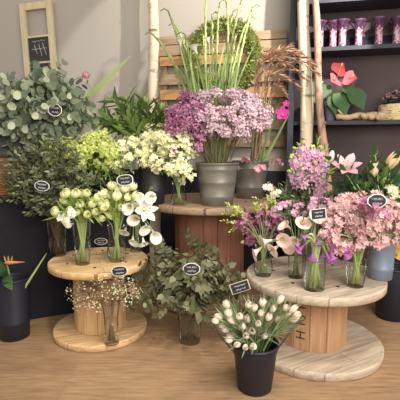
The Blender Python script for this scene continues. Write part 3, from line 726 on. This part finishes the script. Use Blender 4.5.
for h, l, s in zip(hs, bl, (1.2, .8, .7)):
    b, rim = V1.ends(h); t = thing('calla_lily', l, 'flower', b); path = stem_path(b, rim, h); m = MB(); m.tube(path, .005, .004, 6); m.build('stem', 'pale_stem', t); mk_calla('white_petal', .09*s, .042*s, .5)(t, path, (path[-1]-path[-2]).normalized())
# ------------------------------------------------------------------ statice
hs = cloud(at(187, 126, 3.3), (.12, .12, .23), 20, lo=-.9, back=.4)+heads_px([(192, 103), (186, 98)], 3.4)
bunch('statice', 'deep mauve statice spray', 'flower', 'mauve statice in the large bucket', V1, hs, mk_spray('mauve_petal', .0115, 210, .085, cup=.6, k=4), 'brown_stem', .0025)
hs = cloud(at(227, 117, 3.38), (.31, .2, .20), 36, lo=-.9, back=.4)+heads_px([(226, 120), (238, 124), (215, 127), (254, 124), (233, 106), (250, 112), (262, 118), (242, 134)], 3.24)
bunch('statice', 'pale lilac statice spray', 'flower', 'lilac statice in the large bucket', V1, hs, mk_spray('lilac_petal', .0115, 230, .085, cup=.6, k=4), 'brown_stem', .0025)
# ------------------------------------------------------------------ reeds, gladiolus leaves, orchid in the second bucket
RD = [(272, 60, 296, 50, 314, 66), (266, 70, 290, 58, 318, 74), (270, 78, 288, 64, 310, 62), (262, 66, 276, 50, 300, 54), (268, 86, 280, 70, 302, 72), (258, 80, 262, 64, 272, 52), (262, 92, 272, 74, 288, 78), (256, 96, 256, 84, 262, 72), (274, 90, 288, 80, 300, 88), (260, 74, 268, 58, 290, 46), (270, 96, 278, 86, 286, 94), (264, 84, 284, 62, 308, 82), (268, 68, 284, 54, 306, 58), (256, 70, 268, 56, 282, 62)]
def reed(t, path, d):
    m = MB()
    for k in range(40):
        p, dd = along(path, .45+.55*k/40); x, y, z = frame(dd); a = k*2.4; o = x*math.cos(a)+y*math.sin(a)
        m.leaf(p, (z+o*.28).normalized(), o, rnd(.05, .08), .014, .2, 'lance', 3, .1)
    m.build('bracts', 'reed_leaf', t)
ts = []; hs = []
for (ax, ay, bx, by, cx, cy) in RD:
    y0 = 3.72+rnd(-.08, .06); A, B, Cc = at(ax, ay, y0), at(bx, by, y0-.05), at(cx, cy, y0-.1); b, rim = V2.ends(A); t = thing('dried_reed', 'arching dried brown reed', 'flower', b, 'dried reeds in the second bucket')
    ctrl = [b, rim, A, B, Cc]; path = [b]
    for i in range(1, 4):
        p0, p1, p2 = ctrl[i], ctrl[i+1], ctrl[min(i+2, 4)]
    pts = [b, rim, A, B, Cc]; path = []
    for i in range(4):
        q0, q1, q2, q3 = pts[max(i-1, 0)], pts[i], pts[i+1], pts[min(i+2, 4)]
        for k in range(4):
            u = k/4; path.append(.5*((2*q1)+(q2-q0)*u+(2*q0-5*q1+4*q2-q3)*u*u+(3*q1-q0-3*q2+q3)*u**3))
    path.append(Cc); m = MB(); m.tube(path, .006, .003, 5); m.build('stem', 'reed_leaf', t); reed(t, path, None); ts.append(t); hs.append(Cc)
where_labels(hs, 'arching dried brown reed', '', ts)
for k, (px, py, lab) in enumerate([(251, 118, 'outer'), (262, 100, 'x'), (270, 96, 'x'), (278, 104, 'x'), (285, 122, 'outer'), (290, 112, 'x')]):
    h = at(px, py, 3.75); b, rim = V2.ends(h); t = thing('sword_leaf', 'long green sword leaf rising from the bucket of reeds', 'leaf', b, 'sword leaves in the second bucket'); m = MB()
    m.leaf(b, h-b, V((0, -1, .2)), (h-b).length, .04, .05, 'strap', 8, .2); m.build('blade', 'green_stem', t)
for px, py, l, s in ((282, 114, 'bright magenta orchid bloom facing out before the dark shelf side', 1.), (286, 104, 'small magenta orchid bud above the magenta bloom', .5)):
    h = at(px, py, 3.55); b, rim = V2.ends(h); t = thing('orchid', l, 'flower', b); path = stem_path(b, rim, h); m = MB(); m.tube(path, .004, .003, 5); m.build('stem', 'green_stem', t); m = MB()
    d = V((-.1, -1, .2)).normalized(); x, y, z = frame(d)
    for k in range(5):
        a = 2*PI*k/5+.3; o = x*math.cos(a)+y*math.sin(a); m.leaf(h, (o+z*.25), z, .07*s, .05*s, .2, 'round', 5, .1)
    m.build('petals', 'magenta_petal', t); m = MB(); bud(m, h, V((0, -.8, -.5)), .035*s, .014*s); m.build('lip', 'dusk_petal', t)
hs = heads_px([(246, 161), (259, 168), (277, 163)], 3.55, .02)
for h, l in zip(hs, ['pink stock hanging over the rim nearest the large bucket', 'pink stock hanging over the middle of the reed bucket', 'pink stock hanging over the rim nearest the dark shelf']):
    b, rim = V2.ends(h); t = thing('pink_stock', l, 'flower', b); path = stem_path(b, rim, h); m = MB(); m.tube(path, .004, .003, 5); m.build('stem', 'green_stem', t); mk_spray('pink_petal', .02, 34, .05)(t, path, V((0, -.5, .5)))
# ------------------------------------------------------------------ flowers on the pale pine spool
tl = mk_leaves('bright_leaf', 3, .13, .026, .45, .8, bend=-.3, ang=.5)
hs = heads_px([(59, 212), (66, 203), (76, 197), (86, 195), (95, 199), (102, 208), (99, 218), (90, 206), (80, 206), (72, 211), (86, 215), (63, 218), (78, 213), (93, 213), (68, 196), (98, 203), (82, 197)], 2.72)
bunch('tulip', 'lime tinted white tulip in the tall cylinder', 'tulip', 'lime tulips in the tall cylinder', VB, hs, mk_tulip('white_lime', .06, .023, .5, tl), 'pale_stem', .007)
h = at(69, 216, 2.64); b, rim = VB.ends(h); t = thing('hyacinth', 'white hyacinth leaning out low among the lime tulips', 'flower', b); path = stem_path(b, rim, h); m = MB(); m.tube(path, .005, .004, 6); m.build('stem', 'green_stem', t)
mk_spray('white_petal', .02, 70, .05, zs=1.2)(t, path, V((-.3, -.5, -.2)))
h = at(41, 217, 2.86); b, rim = VB.ends(h); t = thing('tulip_leaf', 'single pale green leaf reaching out over the dark counter', 'leaf', b); path = stem_path(b, rim, h, .02); m = MB()
for i in range(1): m.tube(path[:5], .004, .004, 5)
m.build('stem', 'green_stem', t); m = MB(); m.leaf(path[4], path[-1]-path[4], V((0, -.3, 1)), (path[-1]-path[4]).length, .035, -.05, 'strap', 7, .2); m.build('blade', 'pale_stem', t)
hs = heads_px([(105, 198), (112, 190), (121, 187), (130, 190), (116, 200), (126, 200), (108, 208), (134, 199), (120, 211), (113, 219), (124, 192), (110, 199), (131, 207), (118, 194)], 2.84)
bunch('tulip', 'cream white tulip in the rounded vase', 'tulip', 'cream tulips in the rounded vase', VC, hs, mk_tulip('cream_petal', .068, .026, .5, tl), 'pale_stem', .007)
hs = heads_px([(139, 196), (147, 202), (151, 196), (131, 205), (137, 217), (146, 224), (152, 230), (126, 228), (133, 236), (143, 238)], 2.86)
bunch('calla_lily', 'white calla lily', 'flower', 'white callas at the spool edge', VD, hs, mk_calla('white_petal', .11, .036, .35), 'green_stem', .005)
h = at(143, 211, 2.8); b, rim = VD.ends(h); t = thing('white_lily', 'largest open white lily facing out among the white callas', 'flower', b); path = stem_path(b, rim, h); m = MB(); m.tube(path, .005, .004, 6); m.build('stem', 'green_stem', t); lily_bloom(t, h, V((.5, -.8, .25)).normalized(), .115, 'white_petal')
for px, py, lab in ((153, 188, 'green leaf standing highest beside the white callas'), (95, 214, 'pale green leaf between the lime tulips and cream tulips')):
    h = at(px, py, 2.88); b, rim = VD.ends(h) if px > 120 else VC.ends(h); t = thing('calla_leaf', lab, 'leaf', b); path = stem_path(b, rim, h); m = MB(); m.tube(path, .004, .003, 5); m.build('stem', 'green_stem', t); m = MB(); d = path[-1]-path[-3]; m.leaf(path[-3], d, V((0, -1, .4)), .14, .045, .1, 'lance', 6, .2); m.build('blade', 'bright_leaf', t)
# baby's breath
hs = cloud(at(105, 291, 2.66), (.2, .14, .13), 26, lo=-.6)
bunch('gypsophila', 'white baby breath spray', 'flower', 'baby breath on the lower spool disc', VE, hs, mk_spray('cream_petal', .0062, 26, .075, tw='reed_leaf', twigs=14, leaves=mk_leaves('gunnii_leaf', 9, .045, .009, .5, .97)), 'reed_leaf', .003)
# ------------------------------------------------------------------ white tulips in the front bucket
tl2 = mk_leaves('tulip_leaf', 4, .13, .014, .4, .9, bend=-.05, ang=.4)
hs = heads_px([(222, 318), (225, 326), (231, 316), (228, 308), (236, 324), (240, 318), (244, 328), (249, 322), (252, 332), (240, 343), (246, 346), (254, 345), (236, 336), (254, 311), (260, 315), (249, 307), (263, 306), (278, 303), (284, 310), (290, 320), (285, 318), (271, 312), (258, 325), (232, 340), (294, 316), (268, 320), (218, 322), (247, 336), (262, 338), (229, 330), (243, 330), (275, 322), (234, 323), (290, 312)], 2.13, .06)
bunch('tulip', 'closed white tulip with a blush tint', 'tulip', 'white tulips in the front bucket', VT, hs, mk_tulip('blush_petal', .052, .018, .1, tl2), 'green_stem', .003)
hs = heads_px([(216, 320), (221, 312), (228, 300), (247, 299), (262, 300), (274, 303), (281, 300), (288, 312), (293, 325), (268, 330)], 2.2, .08)
for h in hs:
    b, rim = VT.ends(h); t = thing('grass_tuft', 'fine green grassy tuft between the white tulips', 'foliage', b, 'grassy tufts in the front bucket'); path = stem_path(b, rim, h); m = MB()
    for k in range(16):
        p, d = along(path, rnd(.45, .75)); m.leaf(p, (path[-1]-path[3])+rv(.11), V((0, -1, .3)), rnd(.08, .14), .006, .15, 'strap', 4, .1)
    m.build('blades', 'tulip_leaf', t); m = MB(); m.tube(path, .0025, .0015, 5); m.build('stem', 'green_stem', t)
for (px, py, l) in ((226, 322, 'clear cellophane sleeve around the tulips nearest the floor vase'), (284, 318, 'clear cellophane sleeve around the tulips nearest the weathered spool'), (254, 326, 'clear cellophane sleeve around the tulips at the bucket middle')):
    h = at(px, py, 2.2); c = VT.p+V(((h.x-VT.p.x)*.35, -.02 if px == 254 else .02, .17)); d = h-c; t = thing('cellophane_sleeve', l, 'wrapping', c); x, y, z = frame(d); L = d.length*1.12; m = MB(); n = 36; vs = []
    for i in range(7):
        q = i/6; r = .03+.06*q
        for k in range(n): a = 2*PI*k/n; vs.append(c+(x*math.cos(a)+y*math.sin(a))*(r*(1+.05*q*math.sin(a*7+i)))+z*(L*q+.012*q*math.sin(a*5)))
    m.add(vs, [(i*n+k, i*n+(k+1) % n, (i+1)*n+(k+1) % n, (i+1)*n+k) for i in range(6) for k in range(n)]); m.build('film', 'cellophane', t)
# ------------------------------------------------------------------ strelitzia and lily on the floor
h = at(6, 263, 2.84); b, rim = VS.ends(h); t = thing('strelitzia', 'strelitzia with an orange beak in the tall black bucket', 'flower', b); path = stem_path(b, rim, h); m = MB(); m.tube(path, .007, .006, 7); m.build('stem', 'green_stem', t)
m = MB(); e = at(25, 262, 2.76); m.lathe([(.006, -.02), (.016, .02), (.013, .06), (.001, (e-h).length)], h, (e-h).normalized(), 8, True); m.build('beak', 'beak_orange', t)
m = MB()
for k in range(3): m.leaf(h+V((.02*k, 0, .01)), V((-.1+.2*k, -.1, 1)), V((0, -1, 0)), .05, .015, .1, 'lance', 5, .2)
m.build('petals', 'gold_petal', t); m = MB()
for (px, py) in ((2, 285), (9, 292), (-4, 270)): 
    e = at(px, py, 2.72); q = VS.p+V((-.02, -.04, VS.h+.02)); m.leaf(q, e-q+V((0, 0, .07)), V((0, -1, .6)), .2, .09, -.1, 'lance', 7, .15)
m.build('leaves', 'lily_dark', t)
h = at(48, 252, 2.8); b, rim = VS.ends(h); t = thing('leaf_stalk', 'long pale cut leaf stalk leaning from the black bucket to the pine spool', 'stalk', b); m = MB(); s0 = VS.p+V((.09, -.03, .36)); m.leaf(s0, h-s0, V((0, -1, .3)), (h-s0).length, .02, .03, 'strap', 8, .25); m.build('blade', 'pale_stem', t); m = MB(); m.tube([b, s0.lerp(b, .5), s0+(h-s0)*.15], .006, .005, 6); m.build('stem', 'pale_stem', t)
for k, (px, py, l) in enumerate(((394, 250, 'golden lily in the black bucket behind the weathered spool'),)):
    h = at(px, py, 3.1); b, rim = VR.ends(h); t = thing('golden_lily', l, 'flower', b); path = stem_path(b, rim, h); m = MB(); m.tube(path, .006, .005, 6); m.build('stem', 'green_stem', t); lily_bloom(t, h, V((-.4, -1, .3)).normalized(), .11, 'gold_petal'); mk_leaves('lily_leaf', 6, .12, .03, .6, .95)(t, path, None)
# ------------------------------------------------------------------ flowers on the weathered spool
hs = heads_px([(236, 224), (246, 232), (240, 214), (252, 222), (258, 212), (266, 222), (272, 232), (278, 222), (285, 216), (262, 240), (252, 241), (246, 242), (270, 243), (281, 233), (264, 205), (276, 210)], 2.88)
def orchid_spray(t, path, d):
    m = MB(); spike(m, path, .72, 15, .03, 5, .02); m.build('florets', 'orchid_petal', t); m = MB()
    for k in range(4): bud(m, path[-1]+rv(.015), (d+rv(.5)).normalized(), .03, .008)
    m.build('buds', 'lime_petal', t)
bunch('orchid_spray', 'purple and pink orchid spray', 'flower', 'orchid sprays in the small round vase', W1, hs, orchid_spray, 'green_stem', .003)
hs = heads_px([(224, 214), (231, 207), (222, 221), (268, 196), (276, 200), (254, 203)], 2.95)
bunch('budding_twig', 'thin twig with pale lime buds', 'twig', 'budding twigs beside the orchids', W1, hs, mk_branch('lime_petal', .03, .018, 9, 'lance', t0=.55, ang=.8, side=2), 'green_stem', .002)
hs = heads_px([(262, 247), (272, 240), (283, 238), (290, 228), (301, 226), (296, 240), (329, 212), (308, 218), (278, 246), (289, 243)], 2.58)
bunch('calla_lily', 'cream blush calla lily', 'flower', 'blush callas between orchids and violet callas', W2, hs, mk_calla('calla_blush', .1, .042, .45), 'green_stem', .005)
hs = heads_px([(305, 240), (313, 246), (322, 243), (331, 247), (341, 246), (318, 233), (328, 236), (337, 238), (309, 230), (322, 225), (300, 236), (327, 250)], 2.4, .03)
bunch('calla_lily', 'violet calla lily', 'flower', 'violet callas in the tall cylinder', W3, hs, mk_calla('violet_petal', .075, .03, .55), 'pale_stem', .0105, sag=.03)
hs = cloud(at(363, 218, 2.5), (.19, .13, .13), 34, lo=-.95, back=.35)+heads_px([(342, 244), (352, 243), (330, 236), (334, 222), (396, 236), (396, 225), (345, 240), (362, 242), (374, 240), (386, 238)], 2.42)
bunch('alstroemeria', 'dusty pink ruffled flower head', 'flower', 'dusty pink flowers in the flared vase', W4, hs, mk_spray('dusty_petal', .022, 52, .06, cup=.55, twigs=7), 'pale_stem', .0065)
hs = heads_px([(366, 203), (375, 208), (380, 216), (370, 214)], 2.33)
bunch('alstroemeria', 'deeper mauve pink flower head in the dusty pink mass', 'flower', 'mauve pink heads in the flared vase', W4, hs, mk_spray('dusk_petal', .022, 40, .045, cup=.55), 'green_stem', .004, unique=False)
# pink stock
hs = heads_px([(292, 158), (296, 150), (303, 144), (312, 148), (321, 150), (326, 162), (307, 158), (316, 166), (323, 178), (300, 170), (291, 172), (320, 190)], 3.0)
def stock(t, path, d):
    m = MB(); spike(m, path, .7, 26, .032, 5, .026); m.build('florets', 'stock_petal', t); mk_leaves('dark_leaf', 12, .11, .024, .35, .72)(t, path, d); m = MB()
    for k in range(6): bud(m, path[-1]+rv(.008), (d+rv(.5)).normalized(), .03, .009)
    m.build('buds', 'lime_petal', t)
bunch('stock_flower', 'pink and lilac stock spike', 'flower', 'pink stock at the back of the weathered spool', W6, hs, stock, 'green_stem', .004)
hs = heads_px([(270, 187), (276, 193)], 2.98, .02)
bunch('pale_stock', 'pale yellow pink stock head leaning away from the pink stock', 'flower', 'pale stock on the weathered spool', W6, hs, mk_spray('blush_petal', .02, 30, .04, leaves=mk_leaves('bright_leaf', 5, .07, .02, .6, .9)), 'green_stem', .003, unique=False)
hs = heads_px([(300, 146), (318, 138), (326, 146), (332, 168), (284, 196), (300, 205)], 3.05)
bunch('green_filler', 'leafy lime filler stem among the pink stock', 'foliage', 'lime filler in the pink stock', W6, hs, mk_branch('bright_leaf', .06, .022, 12, 'lance', t0=.55, ang=.6), 'green_stem', .003, unique=False)
hs = heads_px([(300, 209), (313, 205), (286, 207), (293, 217), (331, 208), (322, 203), (280, 212), (306, 216), (338, 214)], 2.7)
bunch('pink_filler', 'small ruffled pink blossom head above the blush callas', 'flower', 'pink blossom heads above the blush callas', W2, hs, mk_spray('stock_petal', .02, 40, .045, cup=.5, leaves=mk_leaves('lily_dark', 6, .08, .022, .6, .95)), 'green_stem', .003)
hs = heads_px([(296, 200), (306, 195), (315, 200), (326, 196), (288, 192), (334, 190), (280, 205)], 2.95)
bunch('dark_filler', 'dark green leafy filler stem under the pink stock', 'foliage', 'dark filler under the pink stock', W6, hs, mk_branch('dark_leaf', .06, .022, 14, 'lance', t0=.4, ang=.7, side=2), 'green_stem', .003)
# lilies in the pail
for (px, py, kind, l) in ((345, 171, 'open', 'open pink lily facing out above the dusty pink flowers'), (331, 158, 'bud_w', 'pale closed lily bud beside the pink stock'), (373, 172, 'bud', 'plump peach lily bud in the pail of lilies'), (391, 163, 'bud', 'long slanting peach lily bud at the spool edge side'), (375, 154, 'bud_g', 'small green lily bud standing highest in the pail'), (384, 180, 'bud_g', 'small green lily bud low among the lily leaves'), (366, 186, 'bud_g', 'green lily bud nearest the open pink lily')):
    h = at(px, py, 2.72); b, rim = W5.ends(h); t = thing('lily', l, 'flower', b, 'lilies in the metal pail'); path = stem_path(b, rim, h); m = MB(); m.tube(path, .005, .004, 6); m.build('stem', 'green_stem', t)
    mk_leaves('lily_dark' if px % 2 else 'lily_leaf', 14, .13, .042, .35, .97, bend=-.3)(t, path, None)
    if kind == 'open': lily_bloom(t, h, V((-.1, -.8, .75)).normalized(), .125, 'pink_petal')
    else:
        m = MB(); L, r = {'bud': (.12, .03), 'bud_w': (.09, .022), 'bud_g': (.065, .016)}[kind]; d = V((.5 if px == 391 else .1, -.25, 1)).normalized(); bud(m, h-d*L*.4, d, L, r)
        if kind == 'bud':
            for k in range(3): m.cup_petal(h-d*L*.4, d, L*1.05, r*1.1, k*2.09, .5, lambda t: .3+.9*math.sin(PI*min(1, .1+t*.7)))
        m.build('bloom', {'bud': 'peach_petal', 'bud_w': 'blush_petal', 'bud_g': 'bright_leaf'}[kind], t)
hs = heads_px([(352, 182), (362, 176), (384, 170), (398, 176), (396, 190), (380, 190), (356, 192), (340, 186)], 2.8, .05)
bunch('lily_stalk', 'dark green leafy lily stalk without bloom', 'foliage', 'leafy stalks in the metal pail', W5, hs, mk_leaves('lily_dark', 15, .14, .042, .4, 1.), 'green_stem', .004, unique=False)
hs = heads_px([(395, 198), (399, 206), (392, 192)], 2.62, .02)
bunch('cream_stock', 'cream white flower head beside the dusty pink mass', 'flower', 'cream heads in the metal pail', W5, hs, mk_spray('cream_petal', .02, 40, .05), 'green_stem', .004, unique=False)
# ------------------------------------------------------------------ single tall leaf and pink tulip behind the eucalyptus
h = at(132, 57, 3.75); b = pc+V((.2, .12, .465)); t = thing('sword_leaf', 'long pale green sword leaf slanting up against the bare wall', 'leaf', b); m = MB(); m.leaf(b, h-b, V((.2, -1, .2)), (h-b).length, .075, .05, 'strap', 10, .2); m.build('blade', 'pale_stem', t)
h = at(86, 75, 3.55); b = pc+V((.15, .1, .47)); t = thing('tulip', 'single pink tulip peeking above the silver eucalyptus', 'tulip', b); path = stem_path(b, b+V((.02, 0, .1)), h); m = MB(); m.tube(path, .004, .003, 5); m.build('stem', 'green_stem', t); m = MB(); tulip_head(m, h-V((0, 0, .03)), V((.1, -.2, 1)), .06, .026, .4); m.build('bloom', 'pink_petal', t)
# ------------------------------------------------------------------ chalk labels
chalk_label('white outlined chalk label among the silver eucalyptus', at(55, 110, 2.98), pc+V((.1, -.1, .47)), .1, .085, .05)
chalk_label('white outlined chalk label among the dark fine foliage', at(42, 186, 2.7), VA.p+V((-.03, -.04, .27)), .1, .065, .1)
chalk_label('oval chalk label above the cream tulips', at(125, 180, 2.78), VC.p+V((.03, -.03, .26)), .115, .075, -.12, shape='oval')
chalk_label('dark oval chalk label above the baby breath', at(119.5, 271, 2.52), VE.p+V((.01, -.03, .29)), .105, .066, -.1, shape='oval')
chalk_label('chalk label on the olive eucalyptus by the floor', at(191.5, 269, 2.5), VU.p+V((0, -.04, .2)), .112, .074, 0)
chalk_label('tilted kraft card label on the bucket of white tulips', at(240, 287, 2.16), VT.p+V((-.06, -.01, .27)), .11, .06, -.32, shape='card', card=True)
chalk_label('small rectangular chalk card above the violet callas', at(318.5, 214, 2.3), W3.p+V((0, -.03, .3)), .09, .062, -.12, shape='card')
chalk_label('white outlined chalk label above the mauve pink flowers', at(377, 201, 2.24), W4.p+V((.03, -.03, .28)), .11, .075, 0)
lp = onz(101, 246, LZ); chalk_label('low chalk label standing on the pale pine spool between vases', lp+V((0, 0, .04)), lp+V((0, .005, .001)), .11, .055, 0, back=-.3)
# ------------------------------------------------------------------ light
def area(name, loc, target, sx, sy, power, col=(1, 1, 1)):
    l = bpy.data.lights.new(name, 'AREA'); l.shape = 'RECTANGLE'; l.size = sx; l.size_y = sy; l.energy = power; l.color = col
    o = bpy.data.objects.new(name, l); COL.objects.link(o); o.location = loc; o.rotation_euler = (V(target)-V(loc)).to_track_quat('-Z', 'Y').to_euler(); return o
def spot(name, loc, target, power, ang, blend, size=.05, col=(1, .9, .75)):
    l = bpy.data.lights.new(name, 'SPOT'); l.energy = power; l.spot_size = math.radians(ang); l.spot_blend = blend; l.shadow_soft_size = size; l.color = col
    o = bpy.data.objects.new(name, l); COL.objects.link(o); o.location = loc; o.rotation_euler = (V(target)-V(loc)).to_track_quat('-Z', 'Y').to_euler(); return o
w = bpy.data.worlds.new('world'); S.world = w; w.use_nodes = True
w.node_tree.nodes['Background'].inputs[0].default_value = (1, .96, .92, 1); w.node_tree.nodes['Background'].inputs[1].default_value = .52
area('fill_light', (1.5, -.6, 2.5), (-.1, 3.1, .9), 3.0, 1.8, 125, (1, .97, .92))  # broad soft fill, added behind and above the camera to brighten the room
spot('track_spot', (1.6, 2.5, 3.3), (.64, 4.46, 2.54), 300, 55.8, .06, .035, (1, .96, .9))
spot('track_spot', (-.5, 1.6, 3.3), (-.75, 3.0, .5), 110, 46, .6, .12, (1, .92, .78))
spot('track_spot', (1.1, 1.4, 3.3), (.75, 2.8, .6), 170, 75, .7, .3, (1, .95, .9))
S.view_settings.view_transform = 'Standard'; S.view_settings.look = 'None'; S.view_settings.gamma = 1; S.view_settings.exposure = .36
for o in bpy.data.objects:
    if '_o' in o.keys(): del o['_o']
S.cycles.transparent_max_bounces = 24
